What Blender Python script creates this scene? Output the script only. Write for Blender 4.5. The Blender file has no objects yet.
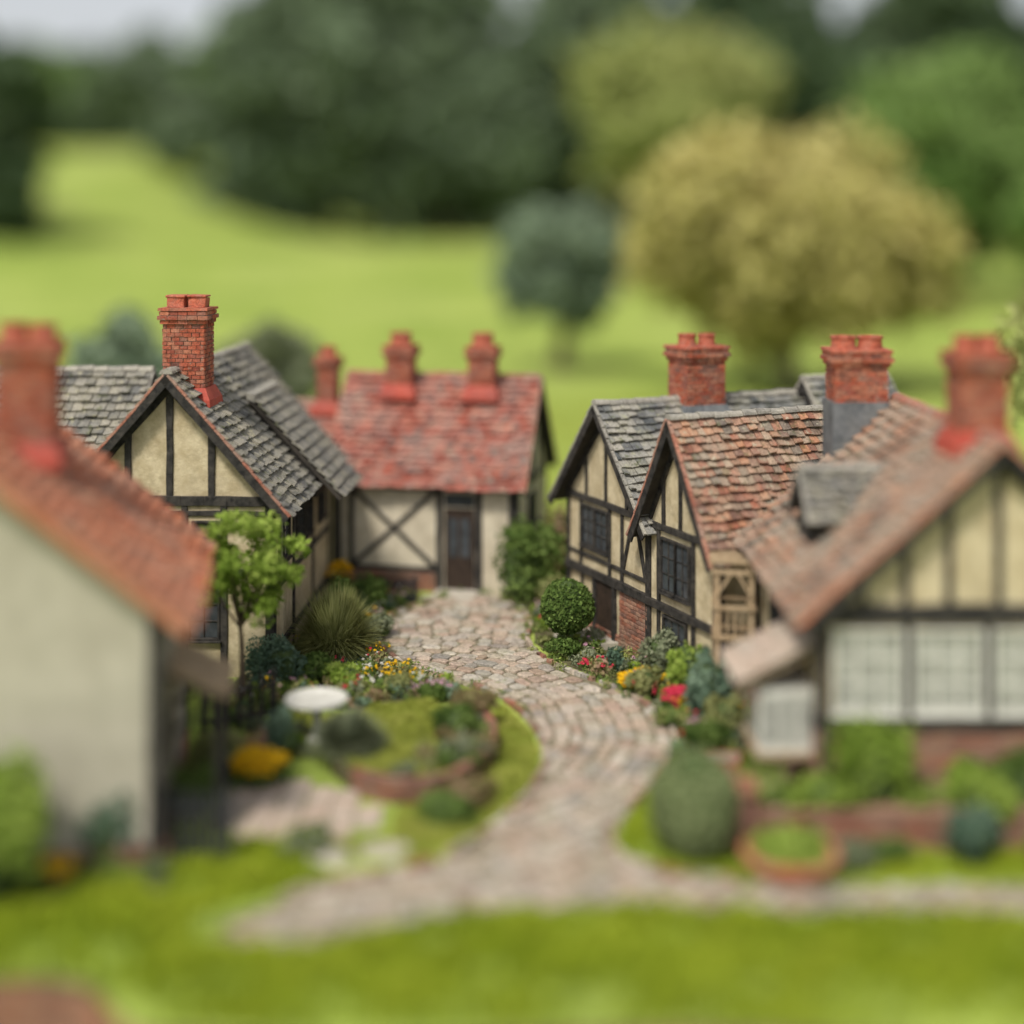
import bpy, math, random
import numpy as np
from mathutils import Vector, Matrix, geometry
random.seed(7); rng=np.random.default_rng(7)
scn=bpy.context.scene
scn.view_settings.view_transform='Standard'; scn.view_settings.look='None'; scn.view_settings.exposure=0
COL=scn.collection
# ---------------------------------------------------------------- materials
def newmat(name):
    m=bpy.data.materials.new(name); m.use_nodes=True
    nt=m.node_tree; nt.nodes.clear()
    return m,nt,nt.nodes,nt.links
def ramp(nd,cols,pos=None,interp='LINEAR'):
    r=nd.new('ShaderNodeValToRGB'); cr=r.color_ramp; cr.interpolation=interp
    n=len(cols)
    if pos is None: pos=[i/(n-1) if interp=='LINEAR' else i/n for i in range(n)]
    while len(cr.elements)<n: cr.elements.new(0.5)
    for e,p,c in zip(cr.elements,pos,cols): e.position=p; e.color=(*c,1)
    return r
def noise_n(nd,lk,scale,detail=4,rough=.6,vec=None):
    t=nd.new('ShaderNodeTexCoord'); n=nd.new('ShaderNodeTexNoise')
    n.inputs['Scale'].default_value=scale; n.inputs['Detail'].default_value=detail; n.inputs['Roughness'].default_value=rough
    lk.new(t.outputs['Object'],n.inputs['Vector']); return n
def mix(nd,lk,fac,a,b,mode='MIX'):
    m=nd.new('ShaderNodeMix'); m.data_type='RGBA'; m.blend_type=mode
    for sock,v in ((m.inputs[0],fac),(m.inputs[6],a),(m.inputs[7],b)):
        if hasattr(v,'is_linked') or hasattr(v,'links'): lk.new(v,sock)
        elif isinstance(v,(int,float)): sock.default_value=v
        else: sock.default_value=(*v,1)
    return m.outputs[2]
def finish(nt,nd,lk,col,rough=.8,bump=None,bstr=.3,bdist=.02,spec=.3,metal=0):
    p=nd.new('ShaderNodeBsdfPrincipled'); o=nd.new('ShaderNodeOutputMaterial')
    if hasattr(col,'links'): lk.new(col,p.inputs['Base Color'])
    else: p.inputs['Base Color'].default_value=(*col,1)
    p.inputs['Roughness'].default_value=rough; p.inputs['Specular IOR Level'].default_value=spec; p.inputs['Metallic'].default_value=metal
    if bump is not None:
        b=nd.new('ShaderNodeBump'); b.inputs['Strength'].default_value=bstr; b.inputs['Distance'].default_value=bdist
        lk.new(bump,b.inputs['Height']); lk.new(b.outputs[0],p.inputs['Normal'])
    lk.new(p.outputs[0],o.inputs[0]); return p
def mat_island(name,cols,dirt=(.1,.1,.08),dirt_amt=.5,dscale=1.5,rough=.85,bscale=25,bstr=.4,interp='LINEAR',spec=.25,lichen=None,lsc=5,lth=.60,dark=.0,moss=0):
    m,nt,nd,lk=newmat(name)
    g=nd.new('ShaderNodeNewGeometry'); r=ramp(nd,cols,interp=interp); lk.new(g.outputs['Random Per Island'],r.inputs[0])
    n=noise_n(nd,lk,dscale,4,.65); rr=ramp(nd,[(0,0,0),(dirt_amt,)*3],[.42,.68]); lk.new(n.outputs[0],rr.inputs[0])
    c=mix(nd,lk,rr.outputs[0],r.outputs[0],dirt)
    if dark:
        rd=ramp(nd,[(dark,)*3,(0,0,0)],[.30,.46]); lk.new(n.outputs[0],rd.inputs[0]); c=mix(nd,lk,rd.outputs[0],c,(.05,.045,.04))
    if lichen:
        n3=noise_n(nd,lk,lsc,3,.6); r3=ramp(nd,[(0,0,0),(.75,)*3],[lth,lth+.07]); lk.new(n3.outputs[0],r3.inputs[0]); c=mix(nd,lk,r3.outputs[0],c,lichen)
        if moss:
            r4=ramp(nd,[(moss,)*3,(0,0,0)],[.33,.40]); lk.new(n3.outputs[0],r4.inputs[0]); c=mix(nd,lk,r4.outputs[0],c,(.10,.115,.04))
    n2=noise_n(nd,lk,bscale,3,.7); r2=ramp(nd,[(.55,)*3,(1.3,)*3],[.3,.7]); lk.new(n2.outputs[0],r2.inputs[0])
    c=mix(nd,lk,1.0,c,r2.outputs[0],'MULTIPLY')
    finish(nt,nd,lk,c,rough,n2.outputs[0],bstr,.02,spec); return m
def mat_noise(name,c1,c2,scale=3,rough=.85,bscale=30,bstr=.3,spec=.25,pos=(.35,.65),grime=None,gsc=1.1,gamt=.5):
    m,nt,nd,lk=newmat(name)
    n=noise_n(nd,lk,scale,5,.65); r=ramp(nd,[c1,c2],list(pos)); lk.new(n.outputs[0],r.inputs[0]); c=r.outputs[0]
    if grime:
        n3=noise_n(nd,lk,gsc,6,.75); r3=ramp(nd,[(0,0,0),(gamt,)*3],[.47,.66]); lk.new(n3.outputs[0],r3.inputs[0]); c=mix(nd,lk,r3.outputs[0],c,grime)
    n2=noise_n(nd,lk,bscale,3,.7)
    finish(nt,nd,lk,c,rough,n2.outputs[0],bstr,.02,spec); return m
def mat_leaf(name,cd,cl,cm=None,trans=.3):
    m,nt,nd,lk=newmat(name)
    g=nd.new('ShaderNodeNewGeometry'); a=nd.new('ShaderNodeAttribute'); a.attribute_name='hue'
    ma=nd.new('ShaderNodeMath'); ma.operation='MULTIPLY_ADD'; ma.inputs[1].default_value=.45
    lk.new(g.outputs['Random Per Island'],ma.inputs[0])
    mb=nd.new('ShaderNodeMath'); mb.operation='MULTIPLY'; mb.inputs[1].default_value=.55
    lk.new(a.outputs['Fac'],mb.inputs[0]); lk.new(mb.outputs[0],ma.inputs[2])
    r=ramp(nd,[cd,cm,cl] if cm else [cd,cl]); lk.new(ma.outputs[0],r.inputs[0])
    o=nd.new('ShaderNodeOutputMaterial')
    p=nd.new('ShaderNodeBsdfDiffuse'); lk.new(r.outputs[0],p.inputs[0])
    if trans<=0: lk.new(p.outputs[0],o.inputs[0]); return m
    t=nd.new('ShaderNodeBsdfTranslucent'); lk.new(r.outputs[0],t.inputs[0])
    s=nd.new('ShaderNodeMixShader'); s.inputs[0].default_value=trans
    lk.new(p.outputs[0],s.inputs[1]); lk.new(t.outputs[0],s.inputs[2])
    lk.new(s.outputs[0],o.inputs[0]); return m
LICH=(.40,.39,.27)
M_slate=mat_island('slate_tiles',[(.09,.10,.11),(.19,.195,.20),(.29,.285,.27),(.40,.375,.33),(.12,.125,.13)],(.36,.34,.25),.5,2.2,bstr=.7,lichen=LICH,lsc=6,lth=.61,dark=.55,moss=.6)
M_slate2=mat_island('weathered_slate',[(.14,.14,.135),(.23,.22,.20),(.35,.325,.28),(.19,.19,.185)],(.41,.37,.27),.55,1.4,bstr=.7,lichen=(.44,.41,.27),lsc=5,lth=.60,dark=.55,moss=.6)
M_redtile=mat_island('red_clay_tiles',[(.34,.085,.06),(.50,.14,.095),(.40,.17,.135),(.58,.235,.165),(.28,.16,.14),(.48,.11,.07)],(.38,.30,.26),.7,1.3,lichen=(.44,.35,.28),lsc=4,lth=.60,dark=.45)
M_mixtile=mat_island('mixed_clay_tiles',[(.44,.15,.09),(.33,.23,.175),(.54,.26,.15),(.26,.22,.18),(.52,.37,.27),(.42,.17,.11),(.20,.175,.15)],(.38,.34,.26),.6,1.5,bstr=.7,lichen=(.45,.42,.31),lsc=5,lth=.60,dark=.55,moss=.5)
M_brntile=mat_island('brown_clay_tiles',[(.30,.20,.15),(.42,.30,.23),(.47,.24,.15),(.29,.245,.20),(.52,.28,.18),(.20,.17,.14)],(.38,.35,.28),.6,.9,lichen=(.43,.40,.30),lsc=4,lth=.60,dark=.5,moss=.5)
M_ortile=mat_island('orange_clay_tiles',[(.52,.14,.065),(.64,.23,.115),(.46,.17,.10),(.58,.27,.16)],(.38,.32,.26),.5,.9,lichen=(.45,.39,.30),lsc=4,lth=.61,dark=.4)
M_ridge=mat_island('ridge_tiles',[(.26,.25,.23),(.42,.39,.34),(.31,.29,.26)],(.44,.41,.33),.5,2,dark=.5)
M_ridger=mat_island('ridge_clay',[(.42,.15,.10),(.50,.22,.15),(.38,.24,.19)],(.38,.33,.27),.5,2,dark=.5)
M_brick=mat_island('red_brick',[(.40,.08,.042),(.52,.13,.065),(.31,.065,.042),(.56,.20,.115),(.20,.075,.06)],(.30,.21,.17),.5,3,lichen=(.36,.29,.23),lsc=7,lth=.63,dark=.6)
M_brickd=mat_island('aged_brick',[(.32,.11,.07),(.42,.165,.10),(.26,.13,.10),(.46,.25,.17),(.20,.10,.08)],(.28,.24,.18),.55,2,dark=.5)
M_mortar=mat_noise('mortar',(.24,.19,.145),(.36,.31,.25),8)
M_flash=mat_noise('red_painted_flashing',(.36,.05,.035),(.50,.095,.06),4,.6,grime=(.24,.12,.10))
M_pot=mat_island('chimney_pot_clay',[(.46,.095,.055),(.54,.145,.08)],(.36,.22,.17),.6,6,.75,dark=.6)
M_lead=mat_noise('lead_grey',(.09,.10,.11),(.19,.20,.21),5,.6,grime=(.28,.28,.26))
M_cream=mat_noise('cream_plaster',(.48,.39,.24),(.70,.60,.41),2.6,.9,14,.7,grime=(.31,.25,.155),gsc=1.6,gamt=.6)
M_creaml=mat_noise('pale_plaster',(.55,.48,.36),(.72,.65,.51),1.8,.9,14,.6,grime=(.38,.33,.24),gsc=1.6)
M_greyp=mat_noise('grey_render',(.43,.395,.32),(.54,.50,.415),1.0,.9,12,.4,grime=(.34,.32,.25),gamt=.45)
M_timber=mat_noise('dark_timber',(.011,.011,.012),(.06,.055,.05),7,.7,40,.6,grime=(.11,.095,.08),gsc=5,gamt=.45)
M_under=mat_noise('roof_underside',(.04,.035,.03),(.07,.06,.05),4)
M_wood=mat_noise('pale_wood',(.34,.24,.14),(.52,.39,.25),5,.75,40,.4,grime=(.22,.18,.12))
M_white=mat_noise('white_frame',(.56,.55,.50),(.74,.73,.68),6,.6,grime=(.40,.38,.32),gsc=3)
M_iron=mat_noise('black_iron',(.02,.022,.025),(.05,.052,.055),8,.5)
M_stone=mat_noise('pale_stone',(.42,.38,.31),(.60,.55,.48),4,.85,grime=(.30,.29,.22))
M_terra=mat_noise('terracotta',(.46,.14,.075),(.60,.23,.14),3,.8,grime=(.34,.26,.2),gsc=3)
M_door=mat_noise('dark_door',(.025,.018,.014),(.06,.04,.03),6,.6)
M_bark=mat_noise('bark',(.09,.065,.045),(.19,.145,.10),6,.9,20,.7)
M_soil=mat_noise('soil',(.07,.06,.03),(.15,.14,.07),3,.95,12,.8)
M_cobble=mat_island('cobble_stones',[(.42,.37,.30),(.56,.47,.385),(.46,.32,.25),(.62,.56,.48),(.29,.27,.245),(.56,.42,.335),(.40,.37,.33),(.60,.49,.40),(.36,.25,.19),(.52,.46,.38)],(.32,.295,.20),.5,1.4,.8,14,.7,lichen=(.26,.27,.14),lsc=3,lth=.62,dark=.3)
M_grout=mat_noise('path_bedding',(.13,.115,.07),(.26,.23,.155),5,.95,20,.6)
M_patio=mat_island('patio_slabs',[(.52,.39,.31),(.60,.48,.39),(.49,.41,.34)],(.38,.34,.26),.4,2)
def mat_glass(name,c,r=.08):
    m,nt,nd,lk=newmat(name)
    n=noise_n(nd,lk,4,3); rr=ramp(nd,[tuple(x*.6 for x in c),c],[.35,.65]); lk.new(n.outputs[0],rr.inputs[0])
    finish(nt,nd,lk,rr.outputs[0],r,n.outputs[0],.08,.02,.5); return m
M_glass=mat_glass('window_glass',(.08,.09,.10)); M_glassw=mat_glass('curtained_glass',(.46,.46,.42),.15)
def mat_ground():
    m,nt,nd,lk=newmat('grass_ground')
    n=noise_n(nd,lk,.045,5,.6); r=ramp(nd,[(.23,.32,.055),(.36,.44,.10),(.45,.50,.16)],[.32,.52,.7]); lk.new(n.outputs[0],r.inputs[0])
    n3=noise_n(nd,lk,.35,4,.7); r3=ramp(nd,[(.8,.85,.8),(1.12,1.1,1.1)],[.35,.65]); lk.new(n3.outputs[0],r3.inputs[0])
    n2=noise_n(nd,lk,2.5,5,.7); r2=ramp(nd,[(.65,)*3,(1.3,)*3],[.3,.7]); lk.new(n2.outputs[0],r2.inputs[0])
    c=mix(nd,lk,1.0,r.outputs[0],r2.outputs[0],'MULTIPLY'); c=mix(nd,lk,1.0,c,r3.outputs[0],'MULTIPLY')
    finish(nt,nd,lk,c,.95,n2.outputs[0],.8,.1,.1); return m
M_ground=mat_ground()
M_grass=mat_leaf('grass_blades',(.15,.23,.015),(.56,.62,.08),(.36,.45,.035),.3)
M_moss=mat_leaf('mossy_grass',(.25,.30,.05),(.60,.60,.18),(.42,.46,.09),.3)
M_lf_green=mat_leaf('leaf_green',(.05,.10,.025),(.28,.38,.11),(.14,.215,.055))
M_lf_bright=mat_leaf('leaf_bright',(.16,.26,.035),(.48,.58,.15),(.30,.42,.075),.35)
M_lf_teal=mat_leaf('leaf_bluegreen',(.06,.115,.08),(.30,.40,.29),(.155,.24,.165))
M_lf_grey=mat_leaf('leaf_greygreen',(.13,.155,.095),(.40,.42,.28),(.25,.285,.175))
M_lf_olive=mat_leaf('leaf_olive',(.16,.18,.06),(.52,.52,.25),(.33,.35,.14),.35)
M_lf_dark=mat_leaf('leaf_dark',(.055,.09,.045),(.16,.215,.115),(.095,.14,.075),0)
M_lf_topi=mat_leaf('leaf_topiary',(.14,.185,.075),(.42,.47,.25),(.27,.325,.15),.2)
M_lf_red=mat_leaf('leaf_russet',(.20,.11,.07),(.50,.30,.24),(.30,.28,.12))
M_lf_var=mat_leaf('leaf_varied',(.06,.13,.05),(.50,.46,.19),(.23,.31,.09))
M_fl_yel=mat_leaf('petal_yellow',(.74,.40,.015),(.88,.60,.03),None,.2)
M_fl_red=mat_leaf('petal_red',(.52,.025,.05),(.74,.08,.14),None,.2)
M_fl_pink=mat_leaf('petal_pink',(.48,.22,.32),(.72,.48,.56),None,.2)
M_fl_wht=mat_leaf('petal_white',(.6,.58,.5),(.8,.78,.72),None,.2)
M_yeltree=mat_leaf('leaf_golden',(.26,.24,.07),(.76,.68,.31),(.54,.49,.18),.2)
M_limetree=mat_leaf('leaf_lime',(.22,.27,.075),(.56,.58,.24),(.38,.42,.145),.2)
M_fartree=mat_leaf('leaf_far_dark_hazed',(.08,.12,.07),(.26,.33,.21),(.16,.215,.13),0)  # dark greens lightened so the leaf colour itself carries the distance haze
M_balltree=mat_leaf('leaf_ball_tree',(.10,.155,.105),(.36,.44,.30),(.22,.29,.195),.1)
M_farmid=mat_leaf('leaf_far_mid',(.10,.19,.045),(.29,.40,.14),(.18,.28,.08),0)

# ---------------------------------------------------------------- mesh builder
class MB:
    def __init__(s,M=None): s.v=[];s.f=[];s.mi=[];s.M=M or Matrix.Identity(4); s.mats=[]
    def mat(s,m):
        if m not in s.mats: s.mats.append(m)
        return s.mats.index(m)
    def add(s,vs,fs,m):
        b=len(s.v); k=s.mat(m)
        s.v+= [tuple(s.M@Vector(p)) for p in vs]
        for f in fs: s.f.append([i+b for i in f]); s.mi.append(k)
    def hexa(s,p,m): s.add(p,[(0,3,2,1),(4,5,6,7),(0,1,5,4),(1,2,6,5),(2,3,7,6),(3,0,4,7)],m)
    def box(s,x0,x1,y0,y1,z0,z1,m,j=0):
        J=lambda: random.uniform(-j,j) if j else 0
        s.hexa([(x0+J(),y0+J(),z0+J()),(x1+J(),y0+J(),z0+J()),(x1+J(),y1+J(),z0+J()),(x0+J(),y1+J(),z0+J()),
                (x0+J(),y0+J(),z1+J()),(x1+J(),y0+J(),z1+J()),(x1+J(),y1+J(),z1+J()),(x0+J(),y1+J(),z1+J())],m)
    def fbox(s,O,R,N,u0,u1,z0,z1,d0,d1,m,j=0):
        O=Vector(O);R=Vector(R);N=Vector(N);Z=Vector((0,0,1))
        P=lambda u,d,z: O+R*(u+random.uniform(-j,j))+N*(d+random.uniform(-j,j))+Z*(z+random.uniform(-j,j))
        s.hexa([P(u0,d1,z0),P(u1,d1,z0),P(u1,d0,z0),P(u0,d0,z0),P(u0,d1,z1),P(u1,d1,z1),P(u1,d0,z1),P(u0,d0,z1)],m)
    def beam(s,O,R,N,a,b,w,d,m,d0=-.02):
        O=Vector(O);R=Vector(R);N=Vector(N);Z=Vector((0,0,1))
        du,dz=b[0]-a[0],b[1]-a[1]; L=math.hypot(du,dz)
        d=d+random.uniform(-.006,.006); ns=max(1,int(L/.45)) if d0==-.02 else 1
        pr=None; j=.007 if ns>1 else 0
        for i in range(ns+1):
            t=i/ns; w2=w/2*(1+random.uniform(-.10,.10)); pu,pz=-dz/L*w2,du/L*w2; ox,oz=random.uniform(-j,j),random.uniform(-j,j)
            P=lambda dd,sg: O+R*(a[0]+du*t+pu*sg+ox)+N*dd+Z*(a[1]+dz*t+pz*sg+oz)
            cur=[P(d,-1),P(d0,-1),P(d0,1),P(d,1)]
            if pr: s.hexa([pr[0],cur[0],cur[1],pr[1],pr[3],cur[3],cur[2],pr[2]],m)
            pr=cur
    def tube(s,pts,rad,m,n=8,cap=True):
        pts=[Vector(p) for p in pts]; vs=[];fs=[]
        for i,p in enumerate(pts):
            d=(pts[min(i+1,len(pts)-1)]-pts[max(i-1,0)]).normalized()
            a=d.orthogonal().normalized() if abs(d.z)<.99 else Vector((1,0,0)); b=d.cross(a)
            for k in range(n):
                t=2*math.pi*k/n; vs.append(p+(a*math.cos(t)+b*math.sin(t))*rad[i])
        for i in range(len(pts)-1):
            for k in range(n): fs.append((i*n+k,i*n+(k+1)%n,(i+1)*n+(k+1)%n,(i+1)*n+k))
        if cap: fs.append(tuple(range(n))[::-1]); fs.append(tuple((len(pts)-1)*n+k for k in range(n)))
        s.add(vs,fs,m)
    def lathe(s,c,prof,m,n=24):
        vs=[];fs=[]
        for r,z in prof:
            for k in range(n): t=2*math.pi*k/n; vs.append((c[0]+r*math.cos(t),c[1]+r*math.sin(t),c[2]+z))
        for i in range(len(prof)-1):
            for k in range(n): fs.append((i*n+k,i*n+(k+1)%n,(i+1)*n+(k+1)%n,(i+1)*n+k))
        fs.append(tuple(range(n))[::-1]); fs.append(tuple((len(prof)-1)*n+k for k in range(n)))
        s.add(vs,fs,m)
    def bricks(s,O,R,N,width,z0,z1,m,bl=.26,bh=.09,d0=-.03,d1=.025,gap=.014):
        nc=max(1,round((z1-z0)/bh)); h=(z1-z0)/nc; n=max(1,round(width/bl)); l=width/n
        for c in range(nc):
            off=.5 if c%2 else 0; edges=[0]+[(k+off)*l+random.uniform(-.01,.01) for k in range(0 if off else 1,n)]+[width]
            for a,b in zip(edges[:-1],edges[1:]):
                if b-a<.03: continue
                s.fbox(O,R,N,a+gap/2,b-gap/2,z0+c*h+gap/2,z0+(c+1)*h-gap/2,d0,d1+random.uniform(-.008,.008),m,.005)
    def build(s,name,parent=None,bevel=0,smooth=False):
        me=bpy.data.meshes.new(name); me.from_pydata(s.v,[],s.f)
        for m in s.mats: me.materials.append(m)
        me.polygons.foreach_set('material_index',s.mi)
        if smooth: me.polygons.foreach_set('use_smooth',[True]*len(s.f))
        me.update(); o=bpy.data.objects.new(name,me); COL.objects.link(o)
        if parent: o.parent=parent
        if bevel:
            b=o.modifiers.new('bevel','BEVEL'); b.width=bevel; b.segments=1; b.limit_method='ANGLE'
        return o
def empty(name,loc=(0,0,0),rz=0):
    e=bpy.data.objects.new(name,None); e.empty_display_size=.5; COL.objects.link(e); e.location=loc; e.rotation_euler=(0,0,math.radians(rz)); return e

# ---------------------------------------------------------------- foliage
def quads_obj(name,P,mat,hue=None,parent=None,nv=4):
    N=P.shape[0]; me=bpy.data.meshes.new(name)
    me.vertices.add(N*nv); me.vertices.foreach_set('co',P.reshape(-1).astype(np.float32))
    me.loops.add(N*nv); me.loops.foreach_set('vertex_index',np.arange(N*nv,dtype=np.int32))
    me.polygons.add(N); me.polygons.foreach_set('loop_start',np.arange(0,N*nv,nv,dtype=np.int32))
    me.polygons.foreach_set('loop_total',np.full(N,nv,dtype=np.int32))
    me.update(calc_edges=True)
    if hue is not None:
        a=me.attributes.new('hue','FLOAT','FACE'); a.data.foreach_set('value',hue.astype(np.float32))
    me.materials.append(mat)
    o=bpy.data.objects.new(name,me); COL.objects.link(o)
    if parent: o.parent=parent
    return o
def unit(a): return a/np.maximum(np.linalg.norm(a,axis=1,keepdims=True),1e-9)
def leafquads(c,n,s,aspect=.5,wild=.8):
    N=len(c); n=unit(n+wild*rng.normal(size=(N,3))); t=unit(np.cross(n,rng.normal(size=(N,3)))); b=np.cross(n,t)
    s=np.broadcast_to(np.asarray(s).reshape(-1,1),(N,1))*rng.uniform(.6,1.3,(N,1))
    k=n*s*.25
    return np.stack([c-b*s-k,c+t*s*aspect,c+b*s-k,c-t*s*aspect],axis=1)
def cloud(clumps,wild=.8,aspect=.5,lump=.12,shell=.5):
    Q=[];H=[]
    for (cx,cy,cz,rx,ry,rz,n,s,h) in clumps:
        d=unit(rng.normal(size=(n,3))); r=shell+(1-shell)*rng.random((n,1))**.6
        ph=rng.uniform(0,6.3,6)
        lm=1+lump*(np.sin(4*d[:,0]+ph[0])+np.sin(5*d[:,1]+ph[1])+np.sin(5*d[:,2]+ph[2])+np.sin(9*d[:,0]+7*d[:,2]+ph[3]))[:,None]
        p=np.array([cx,cy,cz])+d*r*lm*np.array([rx,ry,rz])
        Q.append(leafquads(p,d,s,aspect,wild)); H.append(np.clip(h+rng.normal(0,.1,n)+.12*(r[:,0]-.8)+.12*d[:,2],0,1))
    return np.concatenate(Q),np.concatenate(H)
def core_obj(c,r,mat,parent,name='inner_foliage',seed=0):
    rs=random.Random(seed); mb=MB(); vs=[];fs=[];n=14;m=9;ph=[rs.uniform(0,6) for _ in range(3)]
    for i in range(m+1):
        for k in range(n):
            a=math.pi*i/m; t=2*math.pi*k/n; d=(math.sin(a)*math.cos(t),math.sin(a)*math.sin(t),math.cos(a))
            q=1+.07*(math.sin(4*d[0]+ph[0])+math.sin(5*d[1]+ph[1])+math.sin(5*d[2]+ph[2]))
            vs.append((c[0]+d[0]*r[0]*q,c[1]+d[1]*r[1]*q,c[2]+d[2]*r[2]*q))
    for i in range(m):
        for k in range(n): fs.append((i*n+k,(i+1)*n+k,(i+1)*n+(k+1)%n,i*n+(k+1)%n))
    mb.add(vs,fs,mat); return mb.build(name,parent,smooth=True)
def crown(cx,cy,cz,rx,ry,rz,nc,cr,n,s,flat=.8):
    out=[]
    for i in range(nc):
        d=rng.normal(size=3); d/=np.linalg.norm(d); r=rng.uniform(.25,.95)**.6*.82
        q=cr*rng.uniform(.65,1.25)
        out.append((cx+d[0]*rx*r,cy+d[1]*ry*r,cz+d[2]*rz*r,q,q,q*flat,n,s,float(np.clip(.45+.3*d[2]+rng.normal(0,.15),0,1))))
    return out
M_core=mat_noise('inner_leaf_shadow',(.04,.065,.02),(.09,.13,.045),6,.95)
def shrub(name,x,y,z,r,h,mat,leaf=.07,n=1400,nc=7,core=True,base=0,wild=.9):
    e=empty(name,(x,y,z)); cl=[]; nc=nc+3
    for i in range(nc):
        a=rng.uniform(0,6.28); q=rng.uniform(0,.68); k=rng.uniform(.30,.55)
        cl.append((math.cos(a)*r*q,math.sin(a)*r*q,h*rng.uniform(.3,.74),r*k,r*k,h*k*.66,int(n*1.1/nc),leaf*rng.uniform(.75,1.1),rng.uniform(.1,.95)))
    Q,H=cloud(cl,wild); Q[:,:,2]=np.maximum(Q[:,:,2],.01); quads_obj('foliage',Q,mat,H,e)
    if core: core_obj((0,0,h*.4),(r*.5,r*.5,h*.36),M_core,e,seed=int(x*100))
    mb=MB()
    for i in range(4):
        a=i*1.6; mb.tube([(0,0,-.02),(math.cos(a)*r*.2,math.sin(a)*r*.2,h*.3),(math.cos(a)*r*.45,math.sin(a)*r*.45,h*.6)],[.035,.025,.012],M_bark,5)
    mb.build('stems',e); return e
def topiary(name,x,y,zc,rx,rz,mat,n=3000,leaf=.05,stem=0):
    e=empty(name,(x,y,0)); d=unit(rng.normal(size=(n,3))); ph=rng.uniform(0,6,3)
    lm=1+.022*(np.sin(5*d[:,0]+ph[0])+np.sin(6*d[:,1]+ph[1])+np.sin(6*d[:,2]+ph[2]))[:,None]
    p=np.array([0,0,zc])+d*lm*rng.uniform(.92,1.04,(n,1))*np.array([rx,rx,rz])
    hue=np.clip(.45+.18*np.sin(7*d[:,0]+3)*np.sin(8*d[:,2])+rng.normal(0,.2,n),0,1)
    quads_obj('clipped_foliage',leafquads(p,d,leaf,.55,.9),mat,hue,e)
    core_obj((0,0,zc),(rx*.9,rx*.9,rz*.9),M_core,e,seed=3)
    mb=MB(); mb.tube([(0,0,-.02),(.02,0,zc*.5),(0,0,zc)],[.06,.05,.04],M_bark,7); mb.build('stem',e); return e
def blades_pts(p,h,w,lean=.5,dirs=None):
    N=len(p); a=rng.uniform(0,2*np.pi,N); d=np.stack([np.cos(a),np.sin(a),np.zeros(N)],1) if dirs is None else dirs
    sd=np.stack([-d[:,1],d[:,0],np.zeros(N)],1)*w; hh=(h*rng.uniform(.5,1.2,N))[:,None]
    ln=rng.uniform(.1,1,N)[:,None]*lean
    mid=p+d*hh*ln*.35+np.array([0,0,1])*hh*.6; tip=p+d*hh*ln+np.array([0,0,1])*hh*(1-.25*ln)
    return np.stack([p-sd,p+sd,mid+sd*.7,tip],1)
def spiky(name,x,y,r,h,mat,n=900,w=.012,z=0):
    e=empty(name,(x,y,z)); a=rng.uniform(0,6.283,n); el=rng.uniform(.1,1.5,n); L=rng.uniform(.5,1.05,n)
    d=np.stack([np.cos(a)*np.cos(el)*r,np.sin(a)*np.cos(el)*r,np.sin(el)*h],1)*L[:,None]
    p0=np.stack([np.cos(a)*.2*r*rng.random(n),np.sin(a)*.2*r*rng.random(n),np.zeros(n)],1)
    sd=np.stack([-np.sin(a),np.cos(a),np.zeros(n)],1)*w
    mid=p0+d*.6+np.array([0,0,1])*.10*h; tip=p0+d-np.array([0,0,1])*.06*h*rng.random((n,1))
    Q=np.stack([p0-sd*.6,mid-sd,tip,mid+sd],1); quads_obj('leaf_blades',Q,mat,rng.random(n),e)
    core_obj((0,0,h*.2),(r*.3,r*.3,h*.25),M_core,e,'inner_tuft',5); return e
def flowers(name,x,y,z,r,h,petal,n=120,s=.05,leafm=None):
    e=empty(name,(x,y,z))
    Q,H=cloud([(0,0,h*.4,r,r,h*.4,int(n*4),s*1.2,.5)]); Q[:,:,2]=np.maximum(Q[:,:,2],.01); quads_obj('leaves',Q,leafm or M_lf_green,H,e)
    a=rng.uniform(0,6.28,n); q=np.sqrt(rng.random(n))*r
    c=np.stack([np.cos(a)*q,np.sin(a)*q,h*(.62+.38*np.sqrt(np.maximum(0,1-(q/r)**2)))+rng.normal(0,.03,n)],1)
    P=[];
    for k in range(5):
        t=k*2*math.pi/5+rng.uniform(0,6,n); o=np.stack([np.cos(t),np.sin(t),np.full(n,.25)],1)*s*.7
        P.append(leafquads(c+o,np.tile([0,-.3,1.],(n,1)),s*.8,.7,.3))
    P=np.concatenate(P); quads_obj('blooms',P,petal,rng.random(len(P)),e); return e
def inpoly(px,py,poly):
    c=np.zeros(len(px),bool); n=len(poly)
    for i in range(n):
        x1,y1=poly[i]; x2,y2=poly[(i+1)%n]
        if y1==y2: continue
        t=((y1>py)!=(y2>py))&(px<(x2-x1)*(py-y1)/(y2-y1)+x1); c^=t
    return c
def scatter(poly,n):
    xs=[p[0] for p in poly]; ys=[p[1] for p in poly]; X=rng.uniform(min(xs),max(xs),n*4); Y=rng.uniform(min(ys),max(ys),n*4)
    k=inpoly(X,Y,poly); return X[k][:n],Y[k][:n]
def catmull(P,sub=6,closed=True):
    out=[];n=len(P)
    for i in range(n if closed else n-1):
        p0,p1,p2,p3=[P[(i+k)%n] if closed else P[min(max(i+k,0),n-1)] for k in (-1,0,1,2)]
        for s in range(sub):
            t=s/sub
            out.append(tuple(.5*((2*p1[k])+(-p0[k]+p2[k])*t+(2*p0[k]-5*p1[k]+4*p2[k]-p3[k])*t*t+(-p0[k]+3*p1[k]-3*p2[k]+p3[k])*t**3) for k in range(2)))
    if not closed: out.append(P[-1])
    return out
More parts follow.
